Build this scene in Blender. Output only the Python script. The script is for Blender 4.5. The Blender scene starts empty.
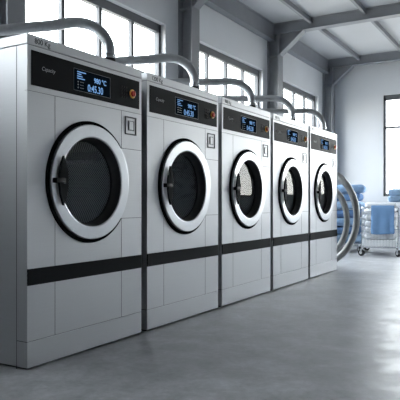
import bpy, bmesh, math, random
from mathutils import Vector, Matrix
C = bpy.context.scene.collection
PI = math.pi
random.seed(7)

# ---------------------------------------------------------------- materials
def new_mat(name):
    m = bpy.data.materials.new(name); m.use_nodes = True
    return m, m.node_tree.nodes, m.node_tree.links, m.node_tree.nodes['Principled BSDF']

def plain(name, col, rough=0.5, metal=0.0, noise=0.0, nscale=20, bump=0.0, bscale=200, spec=0.5):
    m, N, L, b = new_mat(name)
    b.inputs['Base Color'].default_value = (*col, 1)
    b.inputs['Roughness'].default_value = rough
    b.inputs['Metallic'].default_value = metal
    b.inputs['Specular IOR Level'].default_value = spec
    tc = N.new('ShaderNodeTexCoord')
    if noise:
        t = N.new('ShaderNodeTexNoise'); t.inputs['Scale'].default_value = nscale; t.inputs['Detail'].default_value = 5
        L.new(tc.outputs['Object'], t.inputs['Vector'])
        r = N.new('ShaderNodeMapRange')
        r.inputs['From Min'].default_value = 0.25; r.inputs['From Max'].default_value = 0.75
        r.inputs['To Min'].default_value = 1 - noise; r.inputs['To Max'].default_value = 1 + noise
        L.new(t.outputs['Fac'], r.inputs['Value'])
        mx = N.new('ShaderNodeMix'); mx.data_type = 'RGBA'; mx.blend_type = 'MULTIPLY'; mx.inputs[0].default_value = 1
        mx.inputs[6].default_value = (*col, 1)
        L.new(r.outputs['Result'], mx.inputs[7]); L.new(mx.outputs[2], b.inputs['Base Color'])
    if bump:
        t2 = N.new('ShaderNodeTexNoise'); t2.inputs['Scale'].default_value = bscale; t2.inputs['Detail'].default_value = 3
        L.new(tc.outputs['Object'], t2.inputs['Vector'])
        bp = N.new('ShaderNodeBump'); bp.inputs['Strength'].default_value = bump; bp.inputs['Distance'].default_value = 0.005
        L.new(t2.outputs['Fac'], bp.inputs['Height']); L.new(bp.outputs['Normal'], b.inputs['Normal'])
    return m

def brushed(name, col, rough, stretch):
    m, N, L, b = new_mat(name)
    b.inputs['Metallic'].default_value = 1.0
    tc = N.new('ShaderNodeTexCoord'); mp = N.new('ShaderNodeMapping'); mp.inputs['Scale'].default_value = stretch
    t = N.new('ShaderNodeTexNoise'); t.inputs['Scale'].default_value = 1; t.inputs['Detail'].default_value = 4
    L.new(tc.outputs['Object'], mp.inputs['Vector']); L.new(mp.outputs['Vector'], t.inputs['Vector'])
    r = N.new('ShaderNodeMapRange'); r.inputs['To Min'].default_value = rough - .04; r.inputs['To Max'].default_value = rough + .04
    L.new(t.outputs['Fac'], r.inputs['Value']); L.new(r.outputs['Result'], b.inputs['Roughness'])
    r2 = N.new('ShaderNodeMapRange'); r2.inputs['To Min'].default_value = .94; r2.inputs['To Max'].default_value = 1.06
    L.new(t.outputs['Fac'], r2.inputs['Value'])
    mx = N.new('ShaderNodeMix'); mx.data_type = 'RGBA'; mx.blend_type = 'MULTIPLY'; mx.inputs[0].default_value = 1
    mx.inputs[6].default_value = (*col, 1)
    L.new(r2.outputs['Result'], mx.inputs[7]); L.new(mx.outputs[2], b.inputs['Base Color'])
    return m

def emis(name, col, s):
    m, N, L, b = new_mat(name)
    b.inputs['Base Color'].default_value = (*[c * .3 for c in col], 1)
    b.inputs['Roughness'].default_value = .7; b.inputs['Specular IOR Level'].default_value = 0
    b.inputs['Emission Color'].default_value = (*col, 1); b.inputs['Emission Strength'].default_value = s
    return m

def glass(name, tint, ior, top=1):
    m, N, L, b = new_mat(name)
    N.remove(b)
    out = [n for n in N if n.type == 'OUTPUT_MATERIAL'][0]
    tr = N.new('ShaderNodeBsdfTransparent'); tr.inputs[0].default_value = (*tint, 1)
    gl = N.new('ShaderNodeBsdfGlossy'); gl.inputs['Roughness'].default_value = 0.02
    lw = N.new('ShaderNodeLayerWeight'); lw.inputs['Blend'].default_value = .5
    pw = N.new('ShaderNodeMath'); pw.operation = 'POWER'; pw.inputs[1].default_value = 5
    L.new(lw.outputs['Facing'], pw.inputs[0]); f0 = ((ior-1)/(ior+1))**2
    fr = N.new('ShaderNodeMapRange'); fr.inputs['To Min'].default_value = f0; fr.inputs['To Max'].default_value = top
    L.new(pw.outputs[0], fr.inputs['Value'])
    mx = N.new('ShaderNodeMixShader')
    L.new(fr.outputs[0], mx.inputs[0]); L.new(tr.outputs[0], mx.inputs[1]); L.new(gl.outputs[0], mx.inputs[2])
    L.new(mx.outputs[0], out.inputs['Surface'])
    return m

STEEL = brushed('brushed_steel', (.575, .585, .60), .54, (3, 3, 300))
RING = brushed('ring_steel', (.62, .635, .655), .38, (60, 60, 60))
HOSE = plain('hose_metal', (.42, .435, .455), .30, 0.8, .08, 30)
HOSE2 = plain('loop_hose_metal', (.36, .37, .37), .42, 0.5, .06, 30)
CHROME = plain('chrome', (.75, .77, .8), .18, 1.0, .03, 20)
BLACK = plain('black_rubber', (.010, .011, .013), .55, 0, .1, 40, spec=.3)
FASCIA = plain('black_fascia', (.012, .0135, .0155), .6, 0, .05, 60, spec=.07)
BAND = plain('black_band', (.012, .0135, .0155), .6, 0, .05, 60, spec=.07)
SEAM = plain('seam_dark', (.06, .065, .07), .6, 0, .05, 60)
DARKSTEEL = plain('dark_handle', (.018, .02, .022), .7, 0, .05, 30, spec=.06)
GASK = plain('grey_gasket_rubber', (.035, .037, .04), .6, 0, .1, 40)
SURR = plain('matt_black_seal', (.008, .009, .010), .85, 0, .05, 30, spec=.0)
GREYPAINT = plain('grey_steel_paint', (.23, .242, .265), .5, .0, .06, 5)
FRAMEPAINT = plain('window_frame_paint', (.10, .108, .12), .5, .0, .05, 8)
WALLM = plain('wall_paint', (.63, .652, .685), .75, 0, .04, 1.2, .15, 60)
CEILM = plain('ceiling_panel', (.46, .478, .505), .7, 0, .04, 1.5)
WHITEF = plain('white_fabric', (.62, .64, .67), .9, 0, .05, 12, .5, 90)
BLUES = [plain('blue_fabric_%d' % i, c, .95, 0, .22, 14, .8, 110, .1) for i, c in enumerate(
    [(.19, .30, .46), (.11, .20, .37), (.24, .35, .50), (.09, .17, .33)])]
TOWELM = plain('blue_towel', (.155, .275, .47), .95, 0, .08, 9, .6, 180, .1)
RED = plain('red_knob', (.62, .05, .03), .35)
YELLOW = plain('yellow_ring', (.85, .42, .05), .4)
BLUELED = emis('blue_display_glyphs', (.25, .50, .95), .38)
SCREEN = emis('display_screen', (.006, .012, .02), .15)
LINEM = plain('display_outline', (.13, .15, .17), .5)
PRINT = plain('grey_print', (.38, .40, .42), .6)
DARKPRINT = plain('dark_print', (.03, .032, .036), .6)
WHITEPL = plain('white_plastic', (.75, .77, .8), .4)
DOORGLASS = glass('door_glass', (.88, .90, .92), 1.38, .42)
WINGLASS = glass('window_glass', (.96, .98, .98), 1.2)

# perforated drum
def drum_mat(name, wrap):
    m, N, L, b = new_mat(name)
    b.inputs['Metallic'].default_value = .6; b.inputs['Roughness'].default_value = .42
    tc = N.new('ShaderNodeTexCoord'); sp = N.new('ShaderNodeSeparateXYZ'); cb = N.new('ShaderNodeCombineXYZ')
    L.new(tc.outputs['Object'], sp.inputs[0])
    if wrap:
        sy = N.new('ShaderNodeMath'); sy.operation = 'SUBTRACT'; sy.inputs[1].default_value = .497; L.new(sp.outputs['Y'], sy.inputs[0])
        sz = N.new('ShaderNodeMath'); sz.operation = 'SUBTRACT'; sz.inputs[1].default_value = 1.02; L.new(sp.outputs['Z'], sz.inputs[0])
        at = N.new('ShaderNodeMath'); at.operation = 'ARCTAN2'; L.new(sz.outputs[0], at.inputs[0]); L.new(sy.outputs[0], at.inputs[1])
        ml = N.new('ShaderNodeMath'); ml.operation = 'MULTIPLY'; ml.inputs[1].default_value = .33; L.new(at.outputs[0], ml.inputs[0])
        L.new(ml.outputs[0], cb.inputs['X']); L.new(sp.outputs['X'], cb.inputs['Y'])
    else:
        L.new(sp.outputs['Y'], cb.inputs['X']); L.new(sp.outputs['Z'], cb.inputs['Y'])
    mp = N.new('ShaderNodeMapping'); mp.inputs['Rotation'].default_value = (0, 0, PI/4); mp.inputs['Scale'].default_value = (76, 76, 76)
    L.new(cb.outputs[0], mp.inputs['Vector'])
    v = N.new('ShaderNodeTexVoronoi'); v.voronoi_dimensions = '2D'; v.inputs['Scale'].default_value = 1; v.inputs['Randomness'].default_value = 0
    L.new(mp.outputs['Vector'], v.inputs['Vector'])
    cr = N.new('ShaderNodeValToRGB')
    cr.color_ramp.elements[0].position = .28; cr.color_ramp.elements[0].color = (.01, .01, .012, 1)
    cr.color_ramp.elements[1].position = .36; cr.color_ramp.elements[1].color = (.62, .64, .67, 1)
    L.new(v.outputs['Distance'], cr.inputs['Fac']); L.new(cr.outputs['Color'], b.inputs['Base Color'])
    return m
DRUM = drum_mat('perforated_drum', True); DRUMB = drum_mat('perforated_drum_back', False)

def floor_mat():
    m, N, L, b = new_mat('polished_concrete')
    tc = N.new('ShaderNodeTexCoord')
    def noise(scale, det, rough, dist=0):
        t = N.new('ShaderNodeTexNoise'); t.inputs['Scale'].default_value = scale; t.inputs['Detail'].default_value = det
        t.inputs['Roughness'].default_value = rough; t.inputs['Distortion'].default_value = dist
        L.new(tc.outputs['Object'], t.inputs['Vector']); return t
    def rng(t, a, c, lo, hi):
        r = N.new('ShaderNodeMapRange'); r.inputs['From Min'].default_value = a; r.inputs['From Max'].default_value = c
        r.inputs['To Min'].default_value = lo; r.inputs['To Max'].default_value = hi
        L.new(t.outputs['Fac'], r.inputs['Value']); return r
    big, mid, fine = noise(1.3, 4, .6, .6), noise(5, 7, .68, .4), noise(26, 5, .7)
    cr = N.new('ShaderNodeValToRGB')
    cr.color_ramp.elements[0].position = .32; cr.color_ramp.elements[0].color = (.29, .298, .312, 1)
    cr.color_ramp.elements[1].position = .68; cr.color_ramp.elements[1].color = (.43, .44, .46, 1)
    L.new(big.outputs['Fac'], cr.inputs['Fac'])
    col = cr.outputs['Color']
    for r in (rng(mid, .35, .65, .70, 1.28), rng(fine, .35, .65, .90, 1.10)):
        mx = N.new('ShaderNodeMix'); mx.data_type = 'RGBA'; mx.blend_type = 'MULTIPLY'; mx.inputs[0].default_value = 1
        L.new(col, mx.inputs[6]); L.new(r.outputs['Result'], mx.inputs[7]); col = mx.outputs[2]
    L.new(col, b.inputs['Base Color'])
    L.new(rng(mid, .35, .65, .30, .48).outputs['Result'], b.inputs['Roughness'])
    bp = N.new('ShaderNodeBump'); bp.inputs['Strength'].default_value = .10; bp.inputs['Distance'].default_value = .006
    L.new(mid.outputs['Fac'], bp.inputs['Height']); L.new(bp.outputs['Normal'], b.inputs['Normal'])
    return m
FLOORM = floor_mat()

# ---------------------------------------------------------------- mesh helpers
def add_box(bm, x0, x1, y0, y1, z0, z1, bevel=0, seg=2):
    r = bmesh.ops.create_cube(bm, size=1, matrix=Matrix.Translation(((x0+x1)/2, (y0+y1)/2, (z0+z1)/2)) @ Matrix.Diagonal((x1-x0, y1-y0, z1-z0, 1)))
    if bevel:
        es = list({e for v in r['verts'] for e in v.link_edges})
        bmesh.ops.bevel(bm, geom=es, offset=bevel, segments=seg, affect='EDGES', profile=.5)

def frame_at(d):
    d = d.normalized(); a = Vector((0, 0, 1)) if abs(d.z) < .9 else Vector((1, 0, 0))
    u = d.cross(a).normalized(); return u, d.cross(u).normalized()

def add_tube(bm, pts, r, n=10, cap=True):
    pts = [Vector(p) for p in pts]; rings = []
    u = None
    for i, p in enumerate(pts):
        d = (pts[min(i+1, len(pts)-1)] - pts[max(i-1, 0)]).normalized()
        if u is None: u, w = frame_at(d)
        else:
            u = (u - d * u.dot(d)).normalized(); w = d.cross(u)
        rr = r[i] if isinstance(r, (list, tuple)) else r
        rings.append([bm.verts.new(p + u*math.cos(2*PI*k/n)*rr + w*math.sin(2*PI*k/n)*rr) for k in range(n)])
    for a, b in zip(rings, rings[1:]):
        for k in range(n): bm.faces.new((a[k], a[(k+1) % n], b[(k+1) % n], b[k]))
    if cap: bm.faces.new(rings[0][::-1]); bm.faces.new(rings[-1])

def add_lathe_x(bm, prof, cy, cz, n=64, a0=0, a1=2*PI, closed_profile=False):
    """profile of (x, r) swept about the x axis through (cy, cz)"""
    full = abs((a1 - a0) - 2*PI) < 1e-6
    m = n if full else n + 1
    rows = []
    for k in range(m):
        a = a0 + (a1 - a0) * k / n
        rows.append([bm.verts.new((x, cy + math.cos(a)*r, cz + math.sin(a)*r)) for x, r in prof])
    cnt = n if full else n
    P = len(prof)
    for k in range(cnt):
        A, B = rows[k], rows[(k+1) % m]
        for j in range(P if closed_profile else P-1):
            j2 = (j+1) % P
            bm.faces.new((A[j], B[j], B[j2], A[j2]))
    if not full and closed_profile:
        bm.faces.new(rows[0]); bm.faces.new(rows[-1][::-1])

def catmull(pts, n=8):
    pts = [Vector(p) for p in pts]; out = []
    P = [pts[0]*2 - pts[1]] + pts + [pts[-1]*2 - pts[-2]]
    for i in range(1, len(P)-2):
        for k in range(n):
            t = k/n
            out.append(.5*((2*P[i]) + (P[i+1]-P[i-1])*t + (2*P[i-1]-5*P[i]+4*P[i+1]-P[i+2])*t*t + (3*P[i]-P[i-1]-3*P[i+1]+P[i+2])*t**3))
    out.append(pts[-1]); return out

def obj(name, bm, m, parent=None, smooth=False, label=None, ang=38):
    bmesh.ops.remove_doubles(bm, verts=bm.verts, dist=1e-6)
    bmesh.ops.recalc_face_normals(bm, faces=bm.faces)
    me = bpy.data.meshes.new(name); bm.to_mesh(me); bm.free()
    for mm in (m if isinstance(m, list) else [m]): me.materials.append(mm)
    if smooth:
        for p in me.polygons: p.use_smooth = True
        try: me.set_sharp_from_angle(angle=math.radians(ang))
        except Exception: pass
    o = bpy.data.objects.new(name, me); C.objects.link(o)
    if parent: o.parent = parent
    if label: o['label'] = label
    return o

def box(name, m, parent, *a, bevel=0, label=None):
    bm = bmesh.new(); add_box(bm, *a, bevel=bevel); return obj(name, bm, m, parent, label=label)

def tag(o, label, cat, group=None):
    o['label'] = label; o['category'] = cat
    if group: o['group'] = group
    return o

def thing(name, label, cat, loc=(0, 0, 0), rz=0, group=None):
    o = bpy.data.objects.new(name, None); C.objects.link(o); o.location = loc; o.rotation_euler = (0, 0, rz)
    o.empty_display_size = .1
    return tag(o, label, cat, group)

def struct(o, label=None):
    o['kind'] = 'structure'
    if label: o['label'] = label
    return o

def dup(o, loc, label, group=None, rz=None):
    def rec(src, parent):
        c = src.copy(); C.objects.link(c)
        if parent: c.parent = parent
        for ch in list(src.children): rec(ch, c)
        return c
    r = rec(o, None); r.location = loc; r['label'] = label
    if rz is not None: r.rotation_euler = (0, 0, rz)
    if group: r['group'] = group
    return r

FM = Matrix(((0, 0, 1, 0), (1, 0, 0, 0), (0, 1, 0, 0), (0, 0, 0, 1)))  # text plane -> front plane
def text(name, body, size, x, y, z, m, parent, shear=0, align='LEFT', bold=0, sx=1):
    cu = bpy.data.curves.new(name, 'FONT'); cu.body = body; cu.size = size; cu.extrude = .0004
    cu.shear = shear; cu.align_x = align; cu.offset = bold
    t = bpy.data.objects.new(name + '_tmp', cu); C.objects.link(t)
    dg = bpy.context.evaluated_depsgraph_get(); dg.update()
    me = bpy.data.meshes.new_from_object(t.evaluated_get(dg))
    bpy.data.objects.remove(t); bpy.data.curves.remove(cu)
    me.name = name
    me.transform(Matrix.Translation((x, y, z)) @ FM @ Matrix.Diagonal((sx, 1, 1, 1)))
    me.materials.clear(); me.materials.append(m)
    o = bpy.data.objects.new(name, me); C.objects.link(o); o.parent = parent
    return o

# ---------------------------------------------------------------- the room
XL, XR, YN, YF, ZC = -3.95, 4.6, -5.2, 11.85, 3.845
WZ0, WZ1 = 1.02, 3.06
T = .25
def wall_x(name, x0, x1, ya, yb, openings):
    """wall whose plane is x = const, with openings [(y0,y1,z0,z1)]"""
    bm = bmesh.new(); y = ya
    for (a, b, z0, z1) in sorted(openings):
        add_box(bm, x0, x1, y, a, 0, ZC); add_box(bm, x0, x1, a, b, 0, z0); add_box(bm, x0, x1, a, b, z1, ZC); y = b
    add_box(bm, x0, x1, y, yb, 0, ZC)
    return struct(obj(name, bm, WALLM))
def wall_y(name, y0, y1, xa, xb, openings):
    bm = bmesh.new(); x = xa
    for (a, b, z0, z1) in sorted(openings):
        add_box(bm, x, a, y0, y1, 0, ZC); add_box(bm, a, b, y0, y1, 0, z0); add_box(bm, a, b, y0, y1, z1, ZC); x = b
    add_box(bm, x, xb, y0, y1, 0, ZC)
    return struct(obj(name, bm, WALLM))

bm = bmesh.new(); add_box(bm, XL-T, XR+T, YN-T, YF+T, -.2, 0); struct(obj('floor', bm, FLOORM))
bm = bmesh.new(); add_box(bm, XL-T, XR+T, YN-T, YF+T, ZC, ZC+.2); struct(obj('ceiling', bm, CEILM))
COLS = [.6, 3.396, 6.24, 8.94, 11.71]          # far edge (y) of each column face
left_open = [(c - .42 - 2.2, c - .42) for c in (-2.2, .6, 3.40, 6.19, 9.0, 11.68)]
left_open = [(max(a, YN + .3), b, 2.15 if a < 2 else WZ0, WZ1) for a, b in left_open[1:]]  # unseen near bays: sills raised to shape light on the nearest washer's side
wall_x('wall_left', XL-T, XL, YN-T, YF+T, left_open)
far_open = [(-2.80, -.55, WZ0, WZ1), (-.2, 1.6, WZ0, WZ1)]
wall_y('wall_back', YF, YF+T, XL, XR, far_open)
right_open = []
wall_x('wall_right', XR, XR+T, YN-T, YF+T, right_open)
wall_y('wall_front', YN-T, YN, XL, XR, [])

nwin = [0]
def window_x(x, a, b, z0, z1, npan):
    nwin[0] += 1
    w = bpy.data.objects.new('window_%d' % nwin[0], None); C.objects.link(w); w.location = (x, (a+b)/2, z0); struct(w)
    h = (b-a)/2; H = z1-z0; f = .045
    bm = bmesh.new()
    add_box(bm, -.03, .03, -h, h, 0, f*1.3); add_box(bm, -.03, .03, -h, h, H-f*2.2, H)
    add_box(bm, -.03, .03, -h, -h+f, 0, H); add_box(bm, -.03, .03, h-f, h, 0, H)
    for k in range(1, npan):
        y = -h + 2*h*k/npan; add_box(bm, -.025, .025, y-.023, y+.023, 0, H)
    if H > 1.5: add_box(bm, -.02, .02, -h, h, 1.365, 1.41)
    obj('window_frame', bm, FRAMEPAINT, w)
    bm = bmesh.new(); add_box(bm, -.003, .003, -h+f, h-f, f, H-f); obj('window_pane', bm, WINGLASS, w)
    return w
def window_y(y, a, b, z0, z1, npan):
    w = window_x(0, a, b, z0, z1, npan); w.location = ((a+b)/2, y, z0); w.rotation_euler = (0, 0, PI/2); return w
for a, b, z0, z1 in left_open: window_x(XL-.10, a, b, z0, z1, 4)
for a, b, z0, z1 in far_open: window_y(YF+.07, a, b, z0, z1, 2)
for a, b, z0, z1 in right_open: window_x(XR+.10, a, b, z0, z1, 4)

ntrim = [0]
def trim(bm, m, label):
    ntrim[0] += 1
    return struct(obj('trim_%d' % ntrim[0], bm, m), label)
def h_section_column(yc, lab):
    """I-section: flange towards the room, web, flange on the wall, thin edge lips"""
    bm = bmesh.new(); y0, y1 = yc-.19, yc
    add_box(bm, -3.765, -3.75, y0, y1, 0, 3.675)
    add_box(bm, XL, XL+.015, y0, y1, 0, 3.675)
    add_box(bm, XL+.015, -3.765, (y0+y1)/2-.006, (y0+y1)/2+.006, 0, 3.675)
    add_box(bm, XL+.015, -3.765, y0+.002, y1-.002, 3.315, 3.327)      # stiffener
    add_box(bm, XL, -3.72, y0-.03, y1+.03, 0, .02)                    # base plate
    trim(bm, GREYPAINT, lab)
for i, c in enumerate(COLS):
    h_section_column(c, 'grey steel column against the window wall')
    # cross beam
    bm = bmesh.new(); y0, y1 = c-.17, c-.02
    add_box(bm, XL+.01, XR, y0, y1, 3.675, 3.687); add_box(bm, XL+.01, XR, y0, y1, ZC-.012, ZC)
    add_box(bm, XL+.01, XR, (y0+y1)/2-.05, (y0+y1)/2+.05, 3.687, ZC-.012)
    # haunch: web and sloping flange
    ym = (y0+y1)/2
    for yy in (ym-.006, ):
        v = [bm.verts.new(p) for p in ((-3.75, yy, 3.345), (-3.38, yy, 3.675), (-3.75, yy, 3.675), (-3.75, yy+.012, 3.345), (-3.38, yy+.012, 3.675), (-3.75, yy+.012, 3.675))]
        bm.faces.new(v[:3]); bm.faces.new(v[3:]); bm.faces.new((v[0], v[1], v[4], v[3])); bm.faces.new((v[1], v[2], v[5], v[4])); bm.faces.new((v[2], v[0], v[3], v[5]))
    a, b = Vector((-3.75, 0, 3.335)), Vector((-3.345, 0, 3.675)); nrm = Vector((.66, 0, -.75))*.012
    vs = []
    for yy in (y0, y1):
        for p in (a, b, b+nrm, a+nrm): vs.append(bm.verts.new((p.x, yy, p.z)))
    bm.faces.new(vs[:4]); bm.faces.new(vs[4:])
    for k in range(4): bm.faces.new((vs[k], vs[(k+1) % 4], vs[4+(k+1) % 4], vs[4+k]))
    trim(bm, GREYPAINT, 'grey steel roof beam with a haunched end')
# eave beam along the window wall
bm = bmesh.new()
add_box(bm, XL, XL+.12, YN, YF, 3.575, 3.587); add_box(bm, XL, XL+.12, YN, YF, 3.83, ZC); add_box(bm, XL+.03, XL+.10, YN, YF, 3.587, 3.83)
trim(bm, GREYPAINT, 'grey eave beam along the window wall')
x = -3.23
while x < XR:
    bm = bmesh.new(); add_box(bm, x+.01, x+.035, YN, YF, ZC-.08, ZC); add_box(bm, x, x+.045, YN, YF, ZC-.085, ZC-.078)
    trim(bm, GREYPAINT, 'grey roof purlin'); x += .86

# ---------------------------------------------------------------- washing machines
XFr, Y0, W, PITCH, DEP, H = -2.362, 2.150, 1.0094, 1.0755, 1.25, 1.8
CY, CZ = .497, 1.02
def plate_with_hole(bm, x0, x1, y0, y1, z0, z1, cy, cz, r, n=96):
    def edge(a):
        dy, dz = math.cos(a), math.sin(a); ts = []
        if dy > 1e-9: ts.append((y1-cy)/dy)
        if dy < -1e-9: ts.append((y0-cy)/dy)
        if dz > 1e-9: ts.append((z1-cz)/dz)
        if dz < -1e-9: ts.append((z0-cz)/dz)
        t = min(ts); return cy+dy*t, cz+dz*t
    angs = sorted([2*PI*k/n - PI for k in range(n)] + [math.atan2(z-cz, y-cy) for y in (y0, y1) for z in (z0, z1)])
    R = []
    for a in angs:
        ey, ez = edge(a); iy, iz = cy+math.cos(a)*r, cz+math.sin(a)*r
        R.append([bm.verts.new(p) for p in ((x1, iy, iz), (x1, ey, ez), (x0, ey, ez), (x0, iy, iz))])
    for k in range(len(R)):
        A, B = R[k], R[(k+1) % len(R)]
        for j in range(4): bm.faces.new((A[j], A[(j+1) % 4], B[(j+1) % 4], B[j]))

def make_machine(name, label, group, cap):
    t = thing(name, label, 'washing machine', (XFr, Y0, 0), 0, group)
    # body shell (open at the front)
    bm = bmesh.new(); D = DEP; w = .02
    add_box(bm, -D, -.02, 0, w, .012, 1.7405); add_box(bm, -D, -.02, W-w, W, .012, 1.7405)
    add_box(bm, -D, -D+w, w, W-w, .012, 1.7405); add_box(bm, -D+w, -.02, w, W-w, .012, .03)
    add_box(bm, -D+w, -.02, w, W-w, 1.72, 1.7405)
    obj('body', bm, STEEL, t)
    bm = bmesh.new(); add_box(bm, -D+.03, -.03, .02, W-.02, 0, .0125); obj('foot_shadow_plate', bm, BLACK, t)  # recessed foot, coloured black to paint the shadow line under the base
    bm = bmesh.new(); plate_with_hole(bm, -.02, 0, 0, W, .1535, 1.4945, CY, CZ, .262); obj('front_panel', bm, STEEL, t, smooth=True)
    # black shadow gap round the top cover
    bm = bmesh.new()
    add_box(bm, -D+.004, -.004, .004, W-.004, 1.7405, 1.7445); add_box(bm, -.02, -.004, .004, W-.004, 1.4945, 1.4975)
    add_box(bm, -.02, -.004, .004, W-.004, .150, .1535)
    def seam(y0, y1, z0, z1, x=.0006): add_box(bm, -.001, x, y0, y1, z0, z1)
    s = .0016
    for yy, segs in ((.2025, ((.1535, .452), (.541, .815), (1.222, 1.4945))), (.794, ((.1535, .452), (.541, .794), (1.25, 1.4945)))):
        for a, b in segs: seam(yy-s, yy+s, a, b)
    seam(CY+.28, W, 1.25-s, 1.25+s); seam(CY+.28, W, .794-s, .794+s)
    add_box(bm, -.083, -.079, -.0006, .001, .0, 1.7405); add_box(bm, -.081, 0, -.0006, .001, .150, .1535)
    obj('seam', bm, SEAM, t)
    bm = bmesh.new(); add_box(bm, -.02, 0, 0, W, .012, .150, bevel=.0015); obj('kick_panel', bm, STEEL, t)
    bm = bmesh.new(); add_box(bm, -D, 0.002, 0, W, 1.7445, H, bevel=.003); obj('top_cover', bm, STEEL, t)
    lab = text('capacity_lettering', cap, .040, .0022, .050, 1.756, DARKPRINT, t, bold=.0006, sx=1.0)
    bm = bmesh.new(); add_box(bm, -.005, .006, .0, W, .452, .541, bevel=.0015); obj('trim_band', bm, BAND, t, label='black trim band')
    # control panel
    cp = box('control_panel', STEEL, t, -.02, 0, 0, W, 1.4975, 1.7405)
    box('fascia', FASCIA, cp, -.004, .003, .0265, .983, 1.528, 1.716, bevel=.001, label='black control fascia')
    bm = bmesh.new()
    y0, y1, z0, z1, q = .3487, .679, 1.555, 1.684, .0012
    for a in ((y0, y1, z0, z0+2*q), (y0, y1, z1-2*q, z1), (y0, y0+2*q, z0, z1), (y1-2*q, y1, z0, z1)): add_box(bm, .0025, .0036, *a)
    obj('display_outline', bm, LINEM, cp)
    box('display_screen', SCREEN, cp, .0025, .0034, .352, .676, 1.558, 1.681)
    text('time_readout', '0:45.30', .060, .0036, .468, 1.566, BLUELED, cp, bold=.0006, sx=.80)
    text('temperature_readout', '980 \u00b0C', .042, .0036, .525, 1.626, BLUELED, cp, bold=.0008, sx=.95)
    bm = bmesh.new()
    for k, (z, l) in enumerate(((1.668, .075), (1.655, .035), (1.642, .045), (1.629, .065))): add_box(bm, .0034, .0039, .378, .378+l, z-.0028, z+.0028)
    obj('menu_lines', bm, BLUELED, cp)
    bm = bmesh.new()
    for z in (1.609, 1.592, 1.575):
        add_box(bm, .0034, .0039, .382, .390, z-.004, z+.004); add_box(bm, .0034, .0039, .402, .435, z-.0012, z+.0012)
    obj('status_icons', bm, PRINT, cp)
    text('capacity_word', 'Capacity', .031, .0031, .100, 1.620, PRINT, cp, shear=.25, sx=.93)
    for r in range(4):
        for c_ in range(3):
            bm = bmesh.new(); yy, zz = .792+c_*.024, 1.652-r*.022
            add_box(bm, .002, .007, yy-.007, yy+.007, zz-.006, zz+.006, bevel=.001); obj('button', bm, BLACK, cp)
    bm = bmesh.new(); add_lathe_x(bm, [(.002, .029), (.007, .029), (.008, .027), (.008, .0)], .905, 1.620, 32); kb = obj('knob_ring', bm, YELLOW, cp, True, 'yellow ring round the knob')
    bm = bmesh.new(); add_lathe_x(bm, [(.007, .0195), (.018, .0195), (.020, .017), (.0205, 0)], .905, 1.620, 32); add_box(bm, .018, .025, .9015, .9085, 1.604, 1.636, bevel=.001); obj('knob', bm, RED, kb, True, 'red selector knob')
    # coin box
    bm = bmesh.new()
    for a in ((0.830, 0.950, 1.345, 1.353), (0.830, 0.950, 1.457, 1.465), (0.830, 0.838, 1.345, 1.465), (0.939, 0.950, 1.345, 1.465)): add_box(bm, -.001, .004, *a)
    
    for a in ((0.864, 0.868, 1.374, 1.438), (0.918, 0.922, 1.374, 1.438), (0.864, 0.922, 1.374, 1.377), (0.864, 0.922, 1.435, 1.438)): add_box(bm, -.001, .003, *a)
    cb = obj('coin_plate', bm, SEAM, t)
    box('coin_cover', STEEL, cb, .0004, .005, 0.870, 0.916, 1.379, 1.433, bevel=.002)
    # gasket, tunnel and drum
    bm = bmesh.new(); a = math.radians(38.5)
    add_lathe_x(bm, [(-.001, .335), (.007, .335), (.009, .34), (.009, .363), (.007, .367), (-.001, .367)], CY, CZ, 90, a, 2*PI-a, True)
    obj('door_surround', bm, SURR, t, True, 'black arc behind the door ring')
    dr = bmesh.new()
    P = [(0, .268), (.002, .262), (-.003, .345)]
    add_lathe_x(dr, [(.002, .345), (.020, .3452), (.024, .343), (.025, .339), (.025, .275), (.023, .270), (.019, .2675), (.002, .267)], CY, CZ, 96)
    d = obj('door', dr, RING, t, True, 'steel door ring', ang=12)
    bm = bmesh.new(); add_lathe_x(bm, [(.020, .2685), (.016, .262), (-.01, .258), (-.030, .253), (-.038, .246), (-.052, .246), (-.052, .262), (-.02, .262), (.010, .2685)], CY, CZ, 80)
    obj('door_gasket', bm, GASK, t, True, 'black rubber tunnel inside the door')
    bm = bmesh.new(); add_lathe_x(bm, [(-.034, .250), (-.0344, .20), (-.0348, .12), (-.035, 0)], CY, CZ, 64); obj('door_glass', bm, DOORGLASS, d, True)
    # crescent handle
    bm = bmesh.new(); n = 26
    pr = []
    for k in range(n+1):
        u = -1+2*k/n; z = CZ + u*.140; y_out = CY - math.sqrt(.305**2 - (u*.140)**2) ; wdt = .072*(1-abs(u)**2.2)+.004
        pr.append([bm.verts.new(p) for p in ((.034, y_out, z), (.046, y_out+.004, z), (.046, y_out+wdt-.004*(wdt > .01), z), (.034, y_out+wdt, z))])
    for A, B in zip(pr, pr[1:]):
        for j in range(4): bm.faces.new((A[j], A[(j+1) % 4], B[(j+1) % 4], B[j]))
    bm.faces.new(pr[0]); bm.faces.new(pr[-1][::-1])
    hd = obj('handle', bm, DARKSTEEL, d, True, 'dark crescent door handle')
    bm = bmesh.new(); add_lathe_x(bm, [(.024, .016), (.050, .016), (.054, .012), (.055, 0)], CY-.275, CZ, 24); add_box(bm, .024, .056, CY-.335, CY-.262, CZ-.014, CZ+.014, bevel=.003); obj('handle_latch', bm, BLACK, d, True, 'black latch behind the handle')
    bm = bmesh.new(); add_lathe_x(bm, [(-.054, .262), (-.075, .275), (-.10, .33), (-.50, .33), (-.52, .315)], CY, CZ, 80); dm = obj('drum', bm, DRUM, t, True, 'perforated steel drum')
    bm = bmesh.new(); add_lathe_x(bm, [(-.52, .316), (-.535, .25), (-.54, .10), (-.54, 0)], CY, CZ, 80); obj('drum_back', bm, DRUMB, dm, True)
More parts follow.
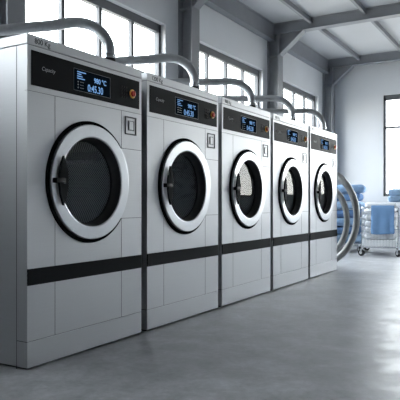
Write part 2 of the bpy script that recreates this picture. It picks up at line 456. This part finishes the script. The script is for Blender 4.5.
    bm = bmesh.new(); add_lathe_x(bm, [(-.538, .10), (-.52, .095), (-.49, .05), (-.48, 0)], CY, CZ, 40); obj('drum_hub', bm, CHROME, dm, True)
    for k in range(3):
        a = math.radians(35 + 120*k); bm = bmesh.new()
        c, s_ = math.cos(a), math.sin(a); vs = []
        for x in (-.50, -.16):
            for (r, wd) in ((.328, -.035), (.325, .035), (.255, .012), (.255, -.012)):
                vs.append(bm.verts.new((x, CY + c*r - s_*wd, CZ + s_*r + c*wd)))
        bm.faces.new(vs[:4]); bm.faces.new(vs[4:])
        for j in range(4): bm.faces.new((vs[j], vs[(j+1) % 4], vs[4+(j+1) % 4], vs[4+j]))
        obj('lifter', bm, CHROME, dm)
    return t, lab
G = 'steel washing machines in a row'
m1, lab1 = make_machine('washing_machine', 'largest, nearest steel front-loading washer, at the left end of the row', None, '800 Kg')
m1['group'] = G
mlabels = [None,
 'steel front-loading washer standing directly right of the largest nearest one',
 'middle one of the five steel washers, two machines on either side',
 'fourth steel washer from the left, between the middle one and the end one',
 'steel washer at the far right end of the row, beside the hose loops']
for k in range(1, 5):
    r = dup(m1, (XFr, Y0 + PITCH*k, 0), mlabels[k], G)
    if k == 1:
        for ch in r.children:
            if ch.name.startswith('capacity_lettering'):
                n = text('capacity_lettering', '1200 Kg', .040, .0022, .050, 1.756, DARKPRINT, r, bold=.0006)
                bpy.data.objects.remove(ch); break

# ---------------------------------------------------------------- ducts on top of the machines
DIR = Vector((-.8614, -.5079, 0))
def make_duct(label, drop):
    t = thing('exhaust_hose', label, 'hose', (-2.51, 0, H), 0, 'grey hoses rising from the machine tops')
    prof = [(0, .075), (0, .12), (.012, .175), (.05, .235), (.11, .28), (.18, .302), (.26, .305), (.40, .297-drop*.3), (.60, .293-drop*.6), (.80, .29-drop), (1.15, .285-drop), (1.45, .28-drop)]
    pts = catmull([(DIR.x*u, DIR.y*u, z) for u, z in prof], 7)
    pts.append(Vector((XL + .001 + 2.51, DIR.y*(XL+2.51)/DIR.x, .28-drop)))
    bm = bmesh.new(); add_tube(bm, pts, .036, 20); obj('hose', bm, HOSE, t, True)
    bm = bmesh.new(); add_tube(bm, [(0, 0, 0), (0, 0, .062)], .043, 24); add_tube(bm, [(0, 0, 0.0), (0, 0, .012)], .058, 24); obj('collar', bm, BLACK, t, True, 'black rubber collar')
    bm = bmesh.new(); add_tube(bm, [(0, 0, .062), (0, 0, .092)], .040, 24); add_box(bm, .036, .05, -.008, .008, .068, .086, bevel=.002); obj('clamp', bm, CHROME, t, True, 'bright steel clamp')
    bm = bmesh.new(); add_tube(bm, [(XL+2.51, DIR.y*(XL+2.51)/DIR.x, .28-drop), (XL+2.525, DIR.y*(XL+2.51)/DIR.x, .28-drop)], .07, 24); obj('wall_flange', bm, HOSE, t, True)
    return t
dl = ['thick grey hose arching from the top of the nearest washer at left',
      'grey hose arching from the top of the second washer from the left',
      'grey hose arching from the top of the middle washer of five',
      'grey hose arching from the top of the fourth washer from the left',
      'grey hose arching from the top of the last washer, far end of row']
d1 = make_duct(dl[0], .04); d1.location.y = Y0 + .850
d2 = make_duct(dl[1], .02); d2.location.y = Y0 + PITCH + .872
d3 = make_duct(dl[2], -.01); d3.location.y = Y0 + PITCH*2 + .885
for k in range(3, 5): dup(d3, (-2.51, Y0 + PITCH*k + .885, H), dl[k])

# ---------------------------------------------------------------- hose loops beside the last machine
ME = Y0 + PITCH*4 + W
def loop_hose(label, cx, cz, a, b, y, r):
    t = thing('drain_hose', label, 'hose', (cx, ME, 0), 0, 'hose loops at the end of the row')
    pts = []
    n = 48
    a0 = math.radians(135)
    for k in range(n+1):
        th = a0 - (2*a0)*k/n
        pts.append(Vector((math.cos(th)*a, y-ME, cz + math.sin(th)*b)))
    st, en = pts[0].copy(), pts[-1].copy(); st.y = .006; en.y = .006
    st.x -= .04; en.x -= .04
    bm = bmesh.new(); P = catmull([st, st + Vector((0, (y-ME)*.6, 0))] + pts[1:-1:3] + [en + Vector((0, (y-ME)*.6, 0)), en], 5)
    add_tube(bm, P, r, 18); obj('hose', bm, HOSE2, t, True)
    for p in (st, en):
        bm = bmesh.new(); add_tube(bm, [Vector((p.x, .001, p.z)), Vector((p.x, .045, p.z))], r+.012, 20); obj('coupling', bm, BLACK, t, True)
loop_hose('larger outer grey hose loop bulging out past the far end of the washer row', -2.715, .70, .54, .655, ME+.27, .045)
loop_hose('smaller inner grey hose loop between the last washer and the larger loop', -2.62, .655, .35, .48, ME+.14, .040)

# ---------------------------------------------------------------- laundry carts
CAM = Vector((0, 0, .8965)); F = Vector((-.5145, .8575, 0)); R = Vector((.8575, .5145, 0))
def RF(r, f, z=0): return R*r + F*f + Vector((0, 0, z))
cart_o = RF(2.72, 9.65)
U2 = R*.9436 - F*.331
RZ = math.atan2(U2.y, U2.x)
def caster(t, x, y, rot=0, double=False):
    bm = bmesh.new()
    c, s = math.cos(rot), math.sin(rot)
    add_tube(bm, [(x, y, .105), (x, y, .15)], .012, 10)
    for e in (-.022, .022):
        M = Matrix.Translation((x, y, 0)) @ Matrix.Rotation(rot, 4, 'Z')
        vv = bmesh.ops.create_cube(bm, size=1, matrix=M @ Matrix.Translation((.008, e, .085)) @ Matrix.Diagonal((.035, .004, .07, 1)))
    bmesh.ops.create_cube(bm, size=1, matrix=Matrix.Translation((x, y, 0)) @ Matrix.Rotation(rot, 4, 'Z') @ Matrix.Translation((.004, 0, .118)) @ Matrix.Diagonal((.05, .05, .006, 1)))
    k = obj('caster', bm, CHROME, t)
    bm = bmesh.new()
    M = Matrix.Translation((x, y, 0)) @ Matrix.Rotation(rot, 4, 'Z')
    a, b = M @ Vector((.014, -.017, .058)), M @ Vector((.014, .017, .058))
    ax = (b-a).normalized()
    add_tube(bm, [a, a+ax*.005, b-ax*.005, b], [.050, .058, .058, .050], 24)
    obj('wheel', bm, BLACK, k, True, 'black caster wheel')
    bm = bmesh.new(); add_tube(bm, [a-ax*.002, b+ax*.002], .026, 16); obj('wheel_hub', bm, WHITEPL, k, True)

CW, CD = .58, 1.15
cart = thing('laundry_cart', 'chrome wire laundry cart on black casters, blue towel over its front rail', 'cart', cart_o, RZ)
bm = bmesh.new(); add_tube(bm, catmull([(0, 0, .145), (0, 0, .76), (.0, -.02, .80), (.03, -.03, .815), (.06, -.03, .818), (CW-.06, -.03, .818), (CW-.03, -.03, .815), (CW, -.02, .80), (CW, 0, .76), (CW, 0, .145)], 5), .011, 12)
obj('front_rail', bm, CHROME, cart, True)
for (x, y) in ((0, CD), (CW, CD)):
    bm = bmesh.new(); add_tube(bm, [(x, y, .145), (x, y, .84)], .012, 12); obj('post', bm, CHROME, cart, True)
def frame_wire(z, name, r=.008):
    bm = bmesh.new(); add_tube(bm, [(0, 0, z), (CW, 0, z), (CW, CD, z), (0, CD, z), (0, 0, z)], r, 8); obj(name, bm, CHROME, cart, True)
frame_wire(.15, 'bottom_frame', .012); frame_wire(.74, 'top_frame'); frame_wire(.45, 'middle_frame', .006)
bm = bmesh.new()
for k in range(1, 12): add_tube(bm, [(CW*k/12, 0, .15), (CW*k/12, 0, .74)], .003, 6)
obj('front_grid', bm, CHROME, cart, True)
for xx in (0, CW):
    bm = bmesh.new()
    for k in range(1, 20): add_tube(bm, [(xx, CD*k/20, .15), (xx, CD*k/20, .74)], .003, 6)
    for z in (.25, .35, .55, .65): add_tube(bm, [(xx, 0, z), (xx, CD, z)], .003, 6)
    obj('side_grid', bm, CHROME, cart, True)
bm = bmesh.new()
for k in range(1, 16): add_tube(bm, [(0, CD*k/16, .15), (CW, CD*k/16, .15)], .004, 6)
for k in range(1, 12): add_tube(bm, [(CW*k/12, CD, .15), (CW*k/12, CD, .74)], .003, 6)
obj('bottom_grid', bm, CHROME, cart, True)
bm = bmesh.new()
add_box(bm, .03, CW-.03, .03, CD-.03, .16, .27, bevel=.01)
obj('bin_liner', bm, WHITEPL, cart, label='white plastic tray in the bottom of the cart')
for (x, y, r) in ((.0, 0, 2.6), (CW, 0, 2.2), (0, CD, .6), (CW, CD, .5)): caster(cart, x, y, r)

def cloth_box(bm, x0, x1, y0, y1, z0, z1, layers, seed, wob=.012):
    """folded cloth: stacked rounded layers with a soft uneven outline"""
    rnd = random.Random(seed); h = (z1-z0)/layers
    for l in range(layers):
        ox, oy = rnd.uniform(-wob, wob), rnd.uniform(-wob, wob); N = 40; rows = []
        za, zb = z0 + l*h, z0 + (l+1)*h
        ph = [rnd.uniform(0, 6) for _ in range(4)]
        steps = [(-1, .0), (-.8, .55), (-.35, .95), (.35, 1), (.8, .6), (1, .0)]
        for t, e in steps:
            row = []
            for k in range(N):
                a = 2*PI*k/N; c, s = math.cos(a), math.sin(a); p = .22
                rx = math.copysign(abs(c)**p, c); ry = math.copysign(abs(s)**p, s)
                inset = (1-e)*min(.05, h*.45)
                wv = wob*.5*(math.sin(3*a+ph[0]) + math.sin(5*a+ph[1]))
                x = (x0+x1)/2 + ox + rx*((x1-x0)/2 - inset + wv); y = (y0+y1)/2 + oy + ry*((y1-y0)/2 - inset + wv)
                z = (za+zb)/2 + t*h/2 - wob*.3*(1+math.sin(2*a+ph[2]))*(1 if (l == layers-1 and t > 0) else 0)
                row.append(bm.verts.new((x, y, z)))
            rows.append(row)
        for A, B in zip(rows, rows[1:]):
            for k in range(N): bm.faces.new((A[k], A[(k+1) % N], B[(k+1) % N], B[k]))
        bm.faces.new(rows[0][::-1]); bm.faces.new(rows[-1])
def cloth(name, label, cat, group, dims, layers, seed, m, loc, wob=.012, origin=None):
    bm = bmesh.new(); cloth_box(bm, *dims, layers, seed, wob)
    o = obj(name, bm, m, None, True); o.location = loc; o.rotation_euler = (0, 0, RZ)
    return tag(o, label, cat, group)
# white linen inside the cart
cloth('folded_sheet', 'white folded sheets filling the wire cart below the blue bundle', 'sheet', None, (.03, CW-.03, .04, CD-.04, .272, .90), 6, 3, WHITEF, cart_o, .008)
cloth('folded_towel', 'light blue folded towel on the white sheets, at the right picture edge', 'towel', None, (.40, .78, .28, .72, 0, .23), 2, 9, BLUES[2], cart_o + Vector((0, 0, .904)), .008)
# towel over the front rail
bm = bmesh.new()
x0, x1 = .15, .515; prof = []
for k in range(15): prof.append((-.052 - .006*math.sin(k*.5), .375 + (.80-.375)*k/14))
for k in range(1, 8):
    a = PI - PI*k/8; prof.append((-.03 + .022*math.cos(a), .818 + .022*math.sin(a)))
for k in range(8): prof.append((-.0165, .80 - .22*k/7))
NX = 24; rows = []
for j, (yy, zz) in enumerate(prof):
    row = []
    for i in range(NX+1):
        u = i/NX; fl = max(0, (.8-zz)/.43) if yy < -.03 else 0
        row.append(bm.verts.new((x0+(x1-x0)*u + .012*fl*math.sin(j*.7)*(u-.5), yy - .010*fl*(1+math.sin(u*13)) - (.012*fl if u > .85 else 0), zz - .008*fl*math.sin(u*5))))
    rows.append(row)
for A, B in zip(rows, rows[1:]):
    for i in range(NX): bm.faces.new((A[i], A[i+1], B[i+1], B[i]))
tw = obj('hanging_towel', bm, TOWELM, None, True); tw.location = cart_o; tw.rotation_euler = (0, 0, RZ)
sd = tw.modifiers.new('thickness', 'SOLIDIFY'); sd.thickness = .008; sd.offset = 1
tag(tw, 'plain mid-blue towel hung over the front rail of the wire cart', 'towel')

# dolly with the tall stack of blue linen
SX0, SX1, SY0, SY1 = -.66, -.025, .62, 1.42
dolly = thing('linen_dolly', 'low steel dolly carrying the tall stack of blue folded blankets', 'dolly', cart_o, RZ)
bm = bmesh.new(); add_box(bm, SX0, SX1, SY0, SY1, .135, .165, bevel=.006); obj('platform', bm, CHROME, dolly)
for (x, y, r) in ((SX0+.06, SY0+.06, 2.4), (SX1-.06, SY0+.06, 2.1), (SX0+.06, SY1-.06, .4), (SX1-.06, SY1-.06, .7)): caster(dolly, x, y, r)
ordn = ['bottom', 'second from the bottom', 'third from the bottom', 'in the middle', 'third from the top', 'second from the top', 'topmost']
hh = (1.225-.165)/7; z = .168
for k in range(7):
    dx = random.uniform(-.015, .015)
    ex = .05 if k == 6 else 0
    cloth('folded_blanket', 'blue folded blanket, %s in the tall stack behind the hose loops' % ordn[k], 'blanket', 'blue blankets in the tall stack',
          (SX0+dx, SX1+dx-.02+ex, SY0+.01, SY1-.01, 0, hh-.008), 1, 20+k, BLUES[(k*3+2) % 4], cart_o + Vector((0, 0, z)), .016)
    z += hh

# ---------------------------------------------------------------- light: daylight through the windows
w = bpy.data.worlds.new('World'); bpy.context.scene.world = w; w.use_nodes = True
N, L = w.node_tree.nodes, w.node_tree.links
bg = N['Background']; tc = N.new('ShaderNodeTexCoord'); sp = N.new('ShaderNodeSeparateXYZ'); cr = N.new('ShaderNodeValToRGB')
L.new(tc.outputs['Generated'], sp.inputs[0])
mr = N.new('ShaderNodeMapRange'); mr.inputs['From Min'].default_value = -1; mr.inputs['From Max'].default_value = 1
L.new(sp.outputs['Z'], mr.inputs['Value']); L.new(mr.outputs['Result'], cr.inputs['Fac'])
e = cr.color_ramp.elements
e[0].position = .44; e[0].color = (.30, .29, .27, 1)
e[1].position = .56; e[1].color = (.94, .965, 1, 1)
x = cr.color_ramp.elements.new(.495); x.color = (1.0, .95, .88, 1)
L.new(cr.outputs['Color'], bg.inputs['Color']); bg.inputs['Strength'].default_value = 8

# ---------------------------------------------------------------- camera
cd = bpy.data.cameras.new('Camera'); cam = bpy.data.objects.new('Camera', cd); C.objects.link(cam)
cam.location = CAM; cam.rotation_euler = (PI/2, 0, math.radians(30.96))
cd.sensor_width = 36; cd.lens = 36*575/400; cd.shift_y = 2.5/400; cd.clip_start = .05
sc = bpy.context.scene; sc.camera = cam
sc.view_settings.view_transform = 'Standard'; sc.view_settings.look = 'None'; sc.view_settings.gamma = 1
sc.view_settings.use_curve_mapping = False; sc.view_settings.exposure = 0.93
